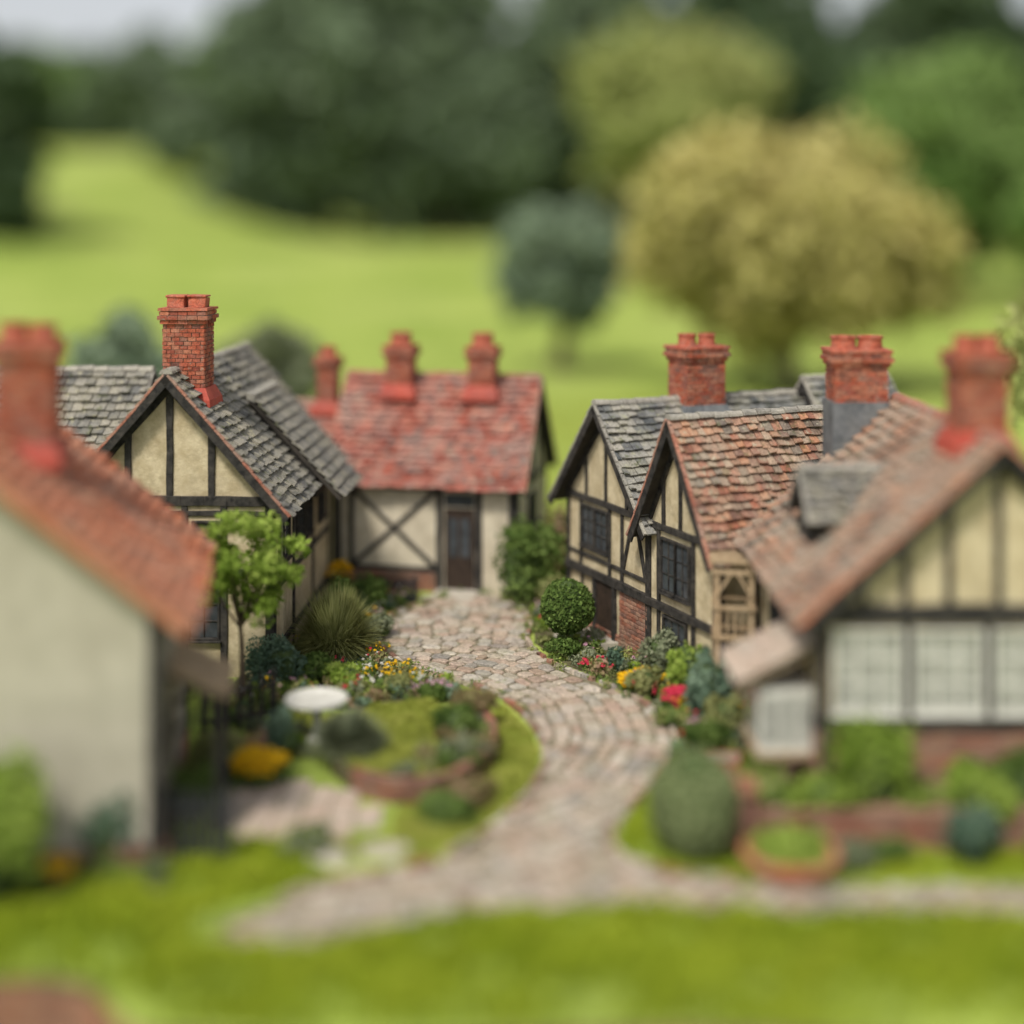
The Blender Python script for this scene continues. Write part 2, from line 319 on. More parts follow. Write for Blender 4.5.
def sheet(name,poly,z,mat,thick=0,parent=None):
    tri=geometry.tessellate_polygon([[Vector((x,y,0)) for x,y in poly]])
    mb=MB(); mb.add([(x,y,z) for x,y in poly],[tuple(t) for t in tri],mat)
    if thick:
        n=len(poly); b=[(x,y,z) for x,y in poly]+[(x,y,z-thick) for x,y in poly]
        mb.add(b,[(i,(i+1)%n,n+(i+1)%n,n+i) for i in range(n)],mat)
    o=mb.build(name,parent)
    if o.data.polygons[0].normal.z<0: o.data.flip_normals()
    return o

# ---------------------------------------------------------------- terrain
def ss(a,b,x): t=min(1,max(0,(x-a)/(b-a))); return t*t*(3-2*t)
def yf(x): return 15.7+1.15*ss(4.0,5.3,-x)+.12*math.sin(x*.9)
def hz(x,y):
    t=y-yf(x)
    if t<-.01: return -2.6
    z=.34*ss(0,.35,t)*(1-ss(.9,2.05,t))+.12*(1-ss(0,.3,t))
    z*=1+.28*math.sin(x*1.3+1)+.14*math.sin(x*3.1+y*2)+.1*math.sin(x*6+y*5)
    z+=6.5*ss(110,300,y)+26*ss(150,430,y)*ss(25,95,-x)+10*ss(350,900,y)
    return z
xs=list(np.concatenate([-np.geomspace(1200,12,22),np.linspace(-11.5,11.5,90),np.geomspace(12,1200,22)]))
ts=[-300,-150,-60,-20,-8,-3,-1,-.05,0,.08,.2,.35,.6,.9,1.2,1.5,1.8,2.0,2.4,3,4,6,9,13,18,25,35,50,70,90,110,125,140,155,170,185,200,220,240,260,280,300,330,360,400,450,520,650,900,1300,2000]
mb=MB(); V=[]
for t in ts:
    for x in xs:
        y=t+yf(x)*(1-ss(20,60,abs(t)))+(15.7*ss(20,60,abs(t)))
        V.append((x,y,hz(x,y) if t>=0 else -2.6))
nx=len(xs); F=[(j*nx+i,j*nx+i+1,(j+1)*nx+i+1,(j+1)*nx+i) for j in range(len(ts)-1) for i in range(nx-1)]
mb.add(V,F,M_ground); g=mb.build('ground',smooth=True)
mb=MB()
pts=[(x,yf(x)-.06) for x in np.linspace(-14,14,57)]
for (x0,y0),(x1,y1) in zip(pts[:-1],pts[1:]):
    R=Vector((x1-x0,y1-y0,0)); L=R.length; R.normalize(); N=Vector((R.y,-R.x,0))
    mb.fbox((x0,y0,0),R,N,0,L,-2.6,.10,-.05,.0,M_soil)
    mb.bricks((x0,y0,0),R,N,L,-2.6,.06,M_brickd,.25,.1,-.03,.03)
mb.build('brick_retaining_wall')

# ---------------------------------------------------------------- path
pathp=[(-3.75,18.35),(-2.5,19.5),(-1.3,20.06),(-.47,20.98),(.2,22.45),(.55,23.9),(.48,25.3),(.0,26.9),(-.75,28.0),(-1.9,29.0),(-2.7,30.3),(-2.95,32),(-2.65,33.5),(-1.75,34.5),
 (-1.55,35.2),(-.4,35.0),(.1,34),(.42,32.4),(.35,30.9),(.9,29.3),(1.95,27.9),(2.7,26.5),(2.85,25.1),(2.4,23.5),(1.75,21.9),(1.42,20.9),(1.75,20.1),(2.9,19.6),(5.5,19.5),(9.5,19.5),(9.5,18.6),(5.5,18.7),(3.1,18.75),(1.2,18.9),(-.2,18.85),(-1.2,18.5),(-2.4,18.0),(-3.4,17.95)]
PP=catmull(pathp,5)
sheet('cobbled_path',PP,.02,M_grout)
path=bpy.data.objects['cobbled_path']
mb=MB(); cx,cy=-3.2,25.6
r=2.6
while r<15:
    step=.285*random.uniform(.82,1.2); n=int(2*math.pi*r/.36); ph=random.uniform(0,1)
    angs=[(k+ph+random.uniform(-.25,.25))*2*math.pi/n for k in range(n)]
    w1,w2=random.uniform(0,6),random.uniform(0,6)
    wob=lambda a: .035*math.sin(a*17+w1)
    for k in range(n):
        a0=angs[k]; a1=angs[(k+1)%n]+(2*math.pi if k==n-1 else 0)
        ra,rb=r,r+step; am=(a0+a1)/2; rm=(ra+rb)/2
        X=np.array([cx+rm*math.cos(am)]*5)+np.array([0,.08,-.08,0,0]); Y=np.array([cy+rm*math.sin(am)]*5)+np.array([0,0,0,.08,-.08])
        if not inpoly(X,Y,PP).all(): continue
        gp=.015; z=.058+random.uniform(-.02,.016); tx,ty=random.uniform(-.07,.07),random.uniform(-.07,.07)
        q=[]; jj=.024
        for (rr,aa) in ((ra+gp,a0+gp/r),(ra+gp,a1-gp/r),(rb-gp,a1-gp/r),(rb-gp,a0+gp/r)):
            rr+=.03*math.sin(aa*13+3)
            q.append((cx+rr*math.cos(aa)+random.uniform(-jj,jj),cy+rr*math.sin(aa)+random.uniform(-jj,jj)))
        mx=sum(p[0] for p in q)/4; my=sum(p[1] for p in q)/4
        ring=[]; cc=random.uniform(.12,.28)
        for i in range(4):
            a=q[i]; b=q[(i+1)%4]
            ring+= [(a[0]*(1-cc)+b[0]*cc,a[1]*(1-cc)+b[1]*cc),(a[0]*cc+b[0]*(1-cc),a[1]*cc+b[1]*(1-cc))]
        zz=lambda x,y: z+(x-mx)*tx+(y-my)*ty
        lo=[(x,y,.005) for x,y in ring]; hi=[(x,y,zz(x,y)-.018) for x,y in ring]; top=[(x*.82+mx*.18,y*.82+my*.18,zz(x,y)) for x,y in ring]
        fs=[(i,(i+1)%8,8+(i+1)%8,8+i) for i in range(8)]+[(8+i,8+(i+1)%8,16+(i+1)%8,16+i) for i in range(8)]+[tuple(range(16,24))]
        mb.add(lo+hi+top,fs,M_cobble)
    r+=step
mb.build('cobble_stones',path)
mb=MB()
for i in range(0,len(PP)-1):
    (x0,y0),(x1,y1)=PP[i],PP[i+1]
    if y0<18.95 or (x0>3.2 and y0<20): continue
    if y0>34.4: continue
    R=Vector((x1-x0,y1-y0,0)); L=R.length; R.normalize(); N=Vector((R.y,-R.x,0)); k=max(1,round(L/.22))
    for j in range(k):
        if random.random()<.12: continue
        mb.fbox((x0,y0,0),R,N,L*j/k+.01,L*(j+1)/k-.01,0,.08+random.uniform(0,.03),-.05,.04,M_brickd if random.random()<.35 else M_cobble,.018)
mb.build('edging',path)

# ---------------------------------------------------------------- house parts
class Block:
    def __init__(s,parent,M,W,L,ze,zr,oh=.3,ohy=.25,tile=M_slate,wall=M_cream,ridge=M_ridge,tw=.25,th=.22,z0=0,barge=M_timber,sides=(1,-1),verge=None):
        s.P=parent;s.M=M;s.W=W;s.L=L;s.ze=ze;s.zr=zr; verge=verge or ridge
        m=(zr-ze)/(W/2); s.m=m
        hw=W/2; mb=MB(M); d=.10
        zc=ze-d; zt=zr-d
        pf=[(-hw,z0),(hw,z0),(hw,zc),(0,zt),(-hw,zc)]
        vs=[(x,0,z) for x,z in pf]+[(x,L,z) for x,z in pf]
        mb.add(vs,[(0,1,2,3,4),(9,8,7,6,5),(0,5,6,1),(1,6,7,2),(2,7,8,3),(3,8,9,4),(4,9,5,0)],wall)
        mb.build('walls',parent)
        mb=MB(M); ln=math.hypot(hw+oh,(hw+oh)*m); ca=(hw+oh)/ln; sa=(hw+oh)*m/ln; zt=ze-oh*m
        for sg in sides:
            p1,p2=random.uniform(0,6),random.uniform(0,6)
            def P(u,y,h):
                sag=.022*math.sin(y*1.3+p1)*math.sin(u*1.6+p2)
                return Vector((sg*(hw+oh),y,zt))+Vector((-sg*ca,0,sa))*u+Vector((sg*sa,0,ca))*(h+(sag if h>0 else 0))
            def H(u0,u1,y0,y1,b0,b1,t0,t1,mm,j=0):
                J=lambda: random.uniform(-j,j)
                ya,yb=(y0,y1) if sg>0 else (y1,y0)
                mb.hexa([P(u0,ya,b0),P(u0,yb,b0),P(u1,yb,b1),P(u1,ya,b1),P(u0+J(),ya,t0+J()*.5),P(u0+J(),yb,t0+J()*.5),P(u1,yb,t1),P(u1,ya,t1)],mm)
            H(0.02,ln-.01,-ohy+.02,L+ohy-.02,-.07,-.07,-.006,-.006,M_under)
            nr=max(2,round(ln/th)); st=ln/nr; nt=max(2,round((L+2*ohy)/tw)); wv=(L+2*ohy)/nt
            for i in range(nr):
                off=.5 if i%2 else 0
                es=[-ohy]+[-ohy+(k+off)*wv+random.uniform(-.025,.025) for k in range(0 if off else 1,nt)]+[L+ohy]
                for a,b in zip(es[:-1],es[1:]):
                    lf=random.uniform(0,.035) if random.random()<.86 else .06
                    H(i*st-.035+random.uniform(-.036,.028),min((i+1)*st+.02,ln),a+.009,b-.009,.045+lf,0,.095+lf,.03,tile,.018)
            if barge:
                for y in (-ohy-.04,L+ohy): H(-.03,ln-.02,y,y+.04,-.16,-.16,-.001,-.001,barge)
                nn=max(3,int(ln/.28))
                for e0 in (-ohy-.05,L+ohy-.01):
                    for q in range(nn): H(ln*q/nn-.02,ln*(q+1)/nn-.03,e0,e0+.06,.012,.006,.06+random.uniform(0,.012),.045,verge,.006)
        y=-ohy-.02
        while y<L+ohy-.05:
            l=min(.34,L+ohy-y); r=.11; vs=[]
            zz=zr+.035+random.uniform(-.012,.012)
            for yy,rr in ((y+.005,r+.010),(y+l-.005,r-.008)):
                for k in range(7): a=math.pi*k/6; vs.append((rr*1.15*math.cos(a),yy,zz+rr*math.sin(a)*.9-.03))
            mb.add(vs,[(k,k+1,8+k,7+k) for k in range(6)]+[(0,7,13,6),tuple(range(6,-1,-1)),tuple(range(7,14))],ridge); y+=l
        mb.build('roof',parent)
        s.mb=MB(M)
    def fr(s,side):
        h=s.W/2;L=s.L
        return {'front':((-h,0,0),(1,0,0),(0,-1,0)),'right':((h,0,0),(0,1,0),(1,0,0)),'left':((-h,L,0),(0,-1,0),(-1,0,0)),'back':((h,L,0),(-1,0,0),(0,1,0))}[side]
    def beam(s,side,a,b,w=.13,d=.05,m=None): s.mb.beam(*s.fr(side),a,b,w,d,m or M_timber)
    def ztop(s,u): return s.zr-.1-abs(u-s.W/2)*s.m-.12
    def gable(s,side,zb=None,posts=(),zl=0,w=.13,collar=None):
        W=s.W; ze=s.ze-.1
        s.beam(side,(.07,zl),(.07,ze-.1),w); s.beam(side,(W-.07,zl),(W-.07,ze-.1),w)
        zb=zb or ze
        s.beam(side,(0,zb),(W,zb),w*1.2,.065)
        for u in posts:
            s.beam(side,(u,zb+.05),(u,s.ztop(u)+.05),w*.8)
        s.beam(side,(0.0,ze-.08),(W/2,s.zr-.26),w*1.1,.055); s.beam(side,(W,ze-.08),(W/2,s.zr-.26),w*1.1,.058)
    def window(s,side,u0,u1,z0,z1,nu=2,nz=3,frame=M_timber,glass=M_glass,bar=None,fw=.05,bw=.014):
        f=s.fr(side); mb=s.mb; bar=bar or frame
        mb.fbox(*f,u0,u1,z0,z1,-.01,.018,glass)
        for a,b in ((u0-fw,u0),(u1,u1+fw)): mb.fbox(*f,a,b,z0-fw,z1+fw,-.01,.072,frame)
        for a,b in ((z0-fw,z0),(z1,z1+fw)): mb.fbox(*f,u0,u1,a,b,-.01,.069,frame)
        mb.fbox(*f,u0-fw*1.6,u1+fw*1.6,z0-fw-.045,z0-fw-.003,-.01,.11,frame)
        for i in range(1,nu):
            u=u0+(u1-u0)*i/nu; mb.fbox(*f,u-bw,u+bw,z0,z1,.01,.045,bar)
        for i in range(1,nz):
            z=z0+(z1-z0)*i/nz; mb.fbox(*f,u0,u1,z-bw*.9,z+bw*.9,.01,.04,bar)
    def done(s,name='timber_frame'): return s.mb.build(name,s.P,bevel=.008)
def T(x,y,z=0,rz=0): return Matrix.Translation((x,y,z))@Matrix.Rotation(math.radians(rz),4,'Z')
def chimney(parent,M,x,y,z0,z1,w,d,pots=2,square=False,base=None,basez=0,flash=M_flash,potr=.15,fz=None,brick=M_brick,alongy=False,poth=.26):
    mb=MB(M@T(x,y))
    def tier(za,zb,e,ins=0):
        W=w+2*e; D=d+2*e
        mb.box(-W/2+.02,W/2-.02,-D/2+.02,D/2-.02,za,zb-.004,M_mortar)
        for O,R,N,l in (((-W/2,-D/2,0),(1,0,0),(0,-1,0),W),((W/2,-D/2,0),(0,1,0),(1,0,0),D),((W/2,D/2,0),(-1,0,0),(0,1,0),W),((-W/2,D/2,0),(0,-1,0),(-1,0,0),D)):
            mb.bricks(O,R,N,l,za,zb,brick,.19,.085,-.04,.008,.014)
    zc=z1-.34
    tier(z0,zc,0); tier(zc,zc+.09,.04); tier(zc+.09,zc+.18,.09); tier(zc+.18,zc+.27,.05)
    mb.box(-w/2-.08,w/2+.08,-d/2-.08,d/2+.08,zc+.275,z1-.01,M_pot,.008)
    if base: mb.box(-w/2-.05,w/2+.05,-d/2-.05,d/2+.05,z0-.3,basez,base,.004)
    if flash and fz is not None:
        a=.03;b=.16; vs=[]
        for e,zz in ((b,fz-.32),(b*.9,fz-.18),(a,fz+.06)):
            vs+=[(-w/2-e,-d/2-e,zz),(w/2+e,-d/2-e,zz),(w/2+e,d/2+e,zz),(-w/2-e,d/2+e,zz)]
        mb.add(vs,[(i+4*k,(i+1)%4+4*k,(i+1)%4+4*k+4,i+4*k+4) for k in range(2) for i in range(4)]+[(8,9,10,11)],flash)
    mb.build('chimney_stack',parent)
    mb=MB(M@T(x,y,0,90 if alongy else 0)); ww=d if alongy else w
    for k in range(pots):
        px=(k-(pots-1)/2)*(ww/pots*1.02); q=min(ww/pots*.43,potr*1.15)
        if square:
            mb.box(px-q,px+q,-q,q,z1-.012,z1+.2,M_pot,.014); mb.box(px-q-.02,px+q+.02,-q-.02,q+.02,z1+.202,z1+.25,M_pot,.008)
        else:
            h=poth+random.uniform(-.02,.02)
            mb.lathe((px,random.uniform(-.01,.01),z1-.02),[(potr*1.05,0),(potr*1.02,.05),(potr*.97,h-.06),(potr*1.07,h-.05),(potr*1.07,h),(potr*.8,h+.005),(potr*.78,h-.1)],M_pot,20)
    mb.build('chimney_pots',parent,bevel=.012 if square else 0)

I4=Matrix.Identity(4)
# ---- House A: red roof cottage at the end of the path
A=empty('timber_framed_cottage',(-3.8,37.76,0),-102)
b=Block(A,T(0,-.3),3.8,4.7,2.95,5.18,.3,.25,M_redtile,M_creaml,M_ridger,.22,.2)
f='right'
for u in (.1,2.75,3.75,4.6): b.beam(f,(u,0),(u,2.7),.18)
b.beam(f,(0,2.62),(4.7,2.62),.2,.07); b.beam(f,(0,.55),(2.7,.55),.12); b.beam(f,(.45,0),(.45,2.6),.14); b.beam(f,(.5,.6),(2.65,2.5),.12,.045); b.beam(f,(.5,2.5),(2.65,.6),.12,.052)
b.mb.bricks(*b.fr(f),2.65,0,.48,M_brickd,.24,.09,-.02,.06)
b.mb.fbox(*b.fr(f),2.88,3.64,.1,2.1,-.01,.03,M_door); b.mb.fbox(*b.fr(f),2.88,3.64,2.15,2.45,-.01,.03,M_glass)
b.mb.fbox(*b.fr(f),3.0,3.22,.9,1.85,.025,.04,M_glass); b.mb.fbox(*b.fr(f),3.3,3.52,.9,1.85,.025,.04,M_glass)
b.mb.fbox(*b.fr(f),2.7,3.8,0,.1,0,.55,M_stone,.01); b.mb.fbox(*b.fr(f),2.5,3.95,0,.05,.56,.95,M_stone,.01)
b.gable('back',2.6,(1.0,1.9,2.8)); b.beam('back',(2.5,0),(2.5,2.6)); b.beam('back',(0,1.2),(3.8,1.2)); b.window('back',1.45,2.3,1.45,2.2)
b.gable('front',2.6,(1.0,1.9,2.8)); b.done()
chimney(A,I4,.35,1.0,4.3,6.02,.62,.66,1,False,fz=4.95,potr=.27,poth=.34)
chimney(A,I4,.35,3.2,4.3,6.02,.62,.66,1,False,fz=4.95,potr=.27,poth=.34)
b=Block(A,T(-.2,-2.0),2.8,1.75,2.7,4.35,.2,.15,M_redtile,M_creaml,M_ridger,.24,.21); b.gable('front',2.4,(1.4,)); b.beam('right',(0,2.4),(1.7,2.4)); b.beam('right',(.1,0),(.1,2.4)); b.done()
chimney(A,I4,-.1,-1.15,3.6,5.65,.45,.5,1,False,fz=4.4,potr=.2)

# ---- House B: slate gable cottage on the left
B=empty('timber_framed_cottage',(-6.9,28.7,0),-2.5)
b=Block(B,I4,4.2,6.5,3.72,6.12,.36,.3,M_slate2,M_cream,M_ridge,.24,.22,verge=M_ridger)
b.gable('front',3.55,(1.25,2.1,2.95),w=.17); b.beam('front',(0,2.1),(4.2,2.1),.15)
for u in (1.0,1.8,2.4,3.2): b.beam('front',(u,0),(u,3.5),.13)
b.beam('front',(0.1,3.3),(4.1,3.3),.1)
b.window('front',2.6,3.1,2.4,3.1,2,3); b.window('front',1.1,1.65,2.4,3.1,2,3); b.window('front',2.52,3.08,.8,1.8,2,3)
f='right'
for u in (.08,2.0,4.25,6.42): b.beam(f,(u,0),(u,3.3),.13,.04)
b.beam(f,(0,1.75),(6.5,1.75),.14,.05); b.beam(f,(0,3.3),(6.5,3.3),.14,.05); b.beam(f,(0,.5),(6.5,.5),.14,.05)
b.window(f,.5,1.4,2.2,3.0,2,3); b.window(f,2.3,3.0,2.2,3.0,2,3); b.window(f,3.3,4.0,2.2,3.0,2,3); b.window(f,4.9,5.7,2.2,3.0)
b.gable('back',3.5,(1.4,2.1,2.8)); b.done()
chimney(B,I4,.17,.75,5.0,7.42,.86,.75,2,True,fz=5.72,potr=.16)
def shed(mb,x0,z0,x1,z1,y0,y1,th,tile,tw=.24,nr=5,t0=.0):
    d=Vector((x1-x0,0,z1-z0)); ln=d.length; d.normalize(); n=Vector((-d.z,0,d.x)); 
    if n.z<0: n=-n
    P=lambda u,y,h: Vector((x0,y,z0))+d*u+n*h
    mb.hexa([P(0,y0,-th),P(ln,y0,-th),P(ln,y1,-th),P(0,y1,-th),P(0,y0,-.006),P(ln,y0,-.006),P(ln,y1,-.006),P(0,y1,-.006)],M_under)
    st=ln/nr; k=max(1,round((y1-y0)/tw)); wv=(y1-y0)/k
    for i in range(nr):
        off=.5 if i%2 else 0
        es=[y0]+[y0+(q+off)*wv for q in range(0 if off else 1,k)]+[y1]
        for a,c in zip(es[:-1],es[1:]):
            ua=ln-i*st+.03+random.uniform(-.015,.015); ub=max(0,ln-(i+1)*st-.02); l=random.uniform(0,.02)
            mb.hexa([P(ub,a+.008,0),P(ua,a+.008,.045+l),P(ua,c-.008,.045+l),P(ub,c-.008,0),P(ub,a+.008,.03),P(ua,a+.008,.085+l),P(ua,c-.008,.085+l),P(ub,c-.008,.03)],tile)
mb=MB(I4)
shed(mb,1.0,5.32,3.05,3.12,2.7,5.2,.09,M_slate2,.24,11)
mb.hexa([(1.15,2.78,4.6),(2.45,2.78,3.1),(2.45,5.12,3.1),(1.15,5.12,4.6),(1.15,2.78,5.06),(2.45,2.78,3.66),(2.45,5.12,3.66),(1.15,5.12,5.06)],M_timber)
for k in range(8): 
    y=2.68+k*.32; mb.hexa([(.93,y,5.28),(1.12,y,5.2),(1.12,y+.31,5.2),(.93,y+.31,5.28),(.93,y,5.42),(1.12,y,5.38),(1.12,y+.31,5.38),(.93,y+.31,5.42)],M_ridge)
mb.build('shed_dormer',B)
b=Block(B,T(-1.6,3.2,0,90),3.9,3.2,3.9,5.85,.3,.3,M_slate2,M_cream,M_ridge,.24,.22); b.gable('back',3.6,(1.3,2.6)); b.beam('left',(1,0),(1,3.6)); b.done()

# ---- House C: left foreground cottage
C=empty('rendered_cottage',(-7.67,19.67,0),9)
b=Block(C,I4,5.5,4.7,3.80,6.05,.42,.3,M_ortile,M_greyp,M_ridger,.26,.24,barge=M_ortile)
b.beam('front',(5.41,0),(5.41,3.62),.18,.06); b.beam('right',(.1,0),(.1,3.6),.16); b.beam('right',(0,3.5),(4.7,3.5),.15); b.beam('right',(4.6,0),(4.6,3.5),.16)
b.window('right',2.9,3.8,1.8,2.8,3,3); b.beam('front',(.1,0),(.1,3.6),.18,.06)
b.mb.bricks(*b.fr('front'),5.5,0,.35,M_brickd,.26,.1,-.02,.05); b.mb.bricks(*b.fr('right'),4.7,0,.35,M_brickd,.26,.1,-.02,.07)
b.mb.fbox(*b.fr('right'),1.3,2.1,.1,1.75,-.01,.03,M_door)
b.gable('back',3.5,(2,3.5)); b.done()
chimney(C,I4,.62,1.9,4.6,7.35,.82,.8,2,False,fz=5.75,potr=.2)
mb=MB(I4); shed(mb,2.76,2.45,3.62,2.0,.9,2.6,.07,M_wood,.5,2)
for y in (1.0,2.5): mb.box(3.45,3.55,y-.05,y+.05,0,2.02,M_timber); mb.beam((2.76,y,0),(1,0,0),(0,-1,0),(0,1.5),(.75,2.0),.07,.03,M_timber,-.03)
mb.build('porch_canopy',C)

# ---- House D: double-gabled cottage on the right
D=empty('double_gabled_cottage',(2.07,31.1,0),-65.4)
b=Block(D,I4,3.74,5.2,3.14,5.2,.32,.3,M_slate,M_cream,M_ridge,.22,.2)
b.gable('front',3.0,(.95,1.87,2.8),w=.11); f='front'
b.beam(f,(0,1.38),(3.74,1.38),.18,.10); b.beam(f,(0,1.72),(3.74,1.72),.08,.05)
for u in (.7,2.04,2.6): b.beam(f,(u,1.4),(u,2.95),.09)
b.beam(f,(2.65,1.75),(3.05,2.9),.09,.045); b.beam(f,(3.2,2.9),(3.6,1.75),.09,.045)
b.window(f,.8,1.32,1.98,2.8,2,3); b.window(f,1.42,1.94,1.98,2.8,2,3)
b.mb.bricks(*b.fr(f),3.74,0,.3,M_brickd,.22,.085,-.02,.04)
O,R,N=b.fr(f); O2=Vector(O)+Vector(R)*2.5; b.mb.bricks(O2,R,N,1.24,.3,1.27,M_brickd,.22,.085,-.02,.045)
b.mb.fbox(*b.fr(f),1.45,2.2,.16,1.26,-.01,.035,M_door); b.beam(f,(1.38,0),(1.38,1.3),.12,.08); b.beam(f,(2.27,0),(2.27,1.3),.12,.08)
b.beam(f,(.1,0),(.1,1.3),.13,.06); b.beam(f,(.75,.3),(.75,1.3),.09)
b.mb.fbox(*b.fr(f),1.2,2.45,0,.15,.0,.5,M_stone,.012); b.mb.fbox(*b.fr(f),1.05,2.6,0,.075,.51,.9,M_stone,.012)
b.gable('back',3.0,(1.8,)); 
for u in (.1,1,2): b.beam('left',(5.2-u,0),(5.2-u,2.9))
b.beam('left',(0,1.38),(5.2,1.38)); b.done()
chimney(D,I4,.0,2.3,4.4,6.42,.8,1.0,2,fz=5.05,flash=M_lead,potr=.19,alongy=True)
b=Block(D,T(3.2,-.05),2.6,4.2,3.12,5.27,.27,.3,M_mixtile,M_cream,M_ridge,.2,.18,verge=M_ridger)
b.gable('front',2.98,(.65,1.3,1.95),w=.11); b.beam(f,(0,1.38),(2.6,1.38),.16,.09)
for u in (.45,1.78): b.beam(f,(u,0),(u,2.95),.10)
b.window(f,.6,1.1,1.75,2.75,2,3); b.window(f,1.15,1.62,1.75,2.75,2,3); b.window(f,.7,1.5,.55,1.2,3,2)
b.mb.bricks(*b.fr(f),2.6,0,.45,M_brick,.22,.085,-.02,.05)
f='right'
for u in (.1,1.0,2.0,3.0,4.1): b.beam(f,(u,0),(u,2.95),.12)
b.beam(f,(0,1.38),(4.2,1.38),.14); b.beam(f,(0,2.9),(4.2,2.9),.14,.06); b.window(f,1.15,1.85,1.75,2.6); b.done()
b=Block(D,T(.3,5.2),3.4,2.0,3.3,5.55,.2,.2,M_slate,M_cream,M_ridge,.24,.22); b.gable('back',3.2,(1,2)); b.done()

# ---- House E: right foreground cottage
E=empty('timber_framed_cottage',(7.35,21.5,0),0)
b=Block(E,I4,5.4,5.4,3.38,5.80,.34,.3,M_brntile,M_cream,M_ridger,.25,.23,barge=M_timber,verge=M_ortile)
f='front'
b.beam(f,(0,3.2),(5.4,3.2),.3,.07); b.beam(f,(0,1.56),(5.4,1.56),.22,.075)
for u in (.65,1.3,1.95,2.7,3.45,4.1,4.75): b.beam(f,(u,3.3),(u,b.ztop(u)),.12)
b.beam(f,(0,3.25),(2.7,5.52),.16,.055); b.beam(f,(5.4,3.25),(2.7,5.52),.16,.058)
for u in (.08,1.33,2.54,3.75,5.32): b.beam(f,(u,1.6),(u,3.1),.13,.06)
for u in (.25,1.46,2.67,3.88): b.window(f,u,u+.96,1.76,2.92,3,3,M_white,M_glassw,M_white,.055,.022)
b.mb.bricks(*b.fr(f),5.4,0,1.45,M_brickd,.26,.095,-.02,.035); b.beam(f,(.08,0),(.08,1.5),.15,.06)
f='left'
for u in (.1,1.5,2.8,4.1,5.3): b.beam(f,(u,1.5),(u,3.2),.13)
b.beam(f,(0,1.5),(5.4,1.5),.16,.06); b.beam(f,(0,3.1),(5.4,3.1),.16,.06); b.mb.bricks(*b.fr(f),5.4,0,1.42,M_brickd,.26,.095,-.02,.035)
b.window(f,1.8,2.5,1.8,2.8); b.window(f,3.0,3.7,1.8,2.8); b.gable('back',3.1,(2,3.4)); b.done()
chimney(E,I4,.0,1.0,5.0,7.1,.72,.8,2,False,fz=5.8,potr=.175)
chimney(E,I4,-.75,5.75,3.5,6.75,1.0,.8,2,False,base=M_lead,basez=5.75,flash=None,potr=.23)
b=Block(E,T(-2.3,2.75,0,-90),1.25,1.6,4.3,4.92,.16,.14,M_slate2,M_timber,M_ridge,.2,.18,z0=3.4)
b.window('front',.2,1.05,3.85,4.2,3,1,M_timber,M_glass,fw=.04); b.done('dormer_frame')
mb=MB(I4)
mb.box(-3.55,-2.71,.35,1.55,.98,1.95,M_white); 
for k in range(3): mb.fbox((-3.55,.35,0),(1,0,0),(0,-1,0),.06+k*.27,.27+k*.27,1.12,1.84,-.01,.012,M_glassw)
for k in range(4): mb.fbox((-3.55,1.55,0),(0,-1,0),(-1,0,0),.06+k*.28,.29+k*.28,1.12,1.84,-.01,.012,M_glassw)
mb.fbox((-3.62,.28,0),(1,0,0),(0,-1,0),0,.92,.9,.98,-1.33,0,M_wood)
mb.hexa([(-3.85,.2,1.98),(-2.6,.2,2.62),(-2.6,1.75,2.62),(-3.85,1.75,1.98),(-3.85,.2,2.05),(-2.6,.2,2.69),(-2.6,1.75,2.69),(-3.85,1.75,2.05)],M_wood)
shed(mb,-2.62,2.72,-3.9,2.06,.17,1.78,.03,M_patio,.3,5)
for yy in (.5,1.4): mb.box(-3.2,-3.08,yy-.06,yy+.06,0,.9,M_wood); mb.beam((-3.14,yy,0),(-1,0,0),(0,-1,0),(0,.4),(.35,.88),.08,.035,M_wood,-.035)
mb.build('oriel_bay_window',E)

# ---------------------------------------------------------------- garden structures
def fence(name,x0,y0,x1,y1,h,n,mat,z=0):
    L=math.hypot(x1-x0,y1-y0); e=MB(T(x0,y0,z,math.degrees(math.atan2(y1-y0,x1-x0))))
    for k in range(n+1):
        x=L*k/n; w=.05 if k in (0,n) else .032; hh=h*1.08 if k in(0,n) else h
        e.box(x-w,x+w,-.03,.03,0,hh,mat,.004)
        e.hexa([(x-w,-.03,hh),(x+w,-.03,hh),(x+w,.03,hh),(x-w,.03,hh),(x-.005,-.01,hh+.09),(x+.005,-.01,hh+.09),(x+.005,.01,hh+.09),(x-.005,.01,hh+.09)],mat)
    for zz in (h*.22,h*.78): e.box(0,L,-.055,-.032,zz,zz+.07,mat)
    return e.build(name)
fence('picket_fence',-4.92,20.35,-4.02,20.25,.92,7,M_iron)
fence('picket_fence',-5.5,25.4,-4.35,25.9,.9,6,M_timber)
fence('picket_fence',-5.1,23.4,-4.2,23.9,.55,5,M_brickd)
fence('picket_fence',-3.75,34.55,-2.35,34.35,.55,9,M_iron)
mb=MB(T(4.12,26.35,0,-10))
for x in (-.32,.32):
    for y in (-.3,.3): mb.box(x-.05,x+.05,y-.05,y+.05,0,2.75,M_wood,.005)
for z in (1.5,2.05,2.7):
    for y in (-.3,.3): mb.box(-.4,.4,y-.085 if y<0 else y+.055,y-.055 if y<0 else y+.085,z,z+.09,M_wood,.004)
    for x in (-.32,.32): mb.box(x-.085,x-.055,-.38,.38,z+.1,z+.18,M_wood,.004)
for k in range(5): mb.box(-.45,.45,-.36+k*.17,-.31+k*.17,2.90,2.98,M_wood,.006)
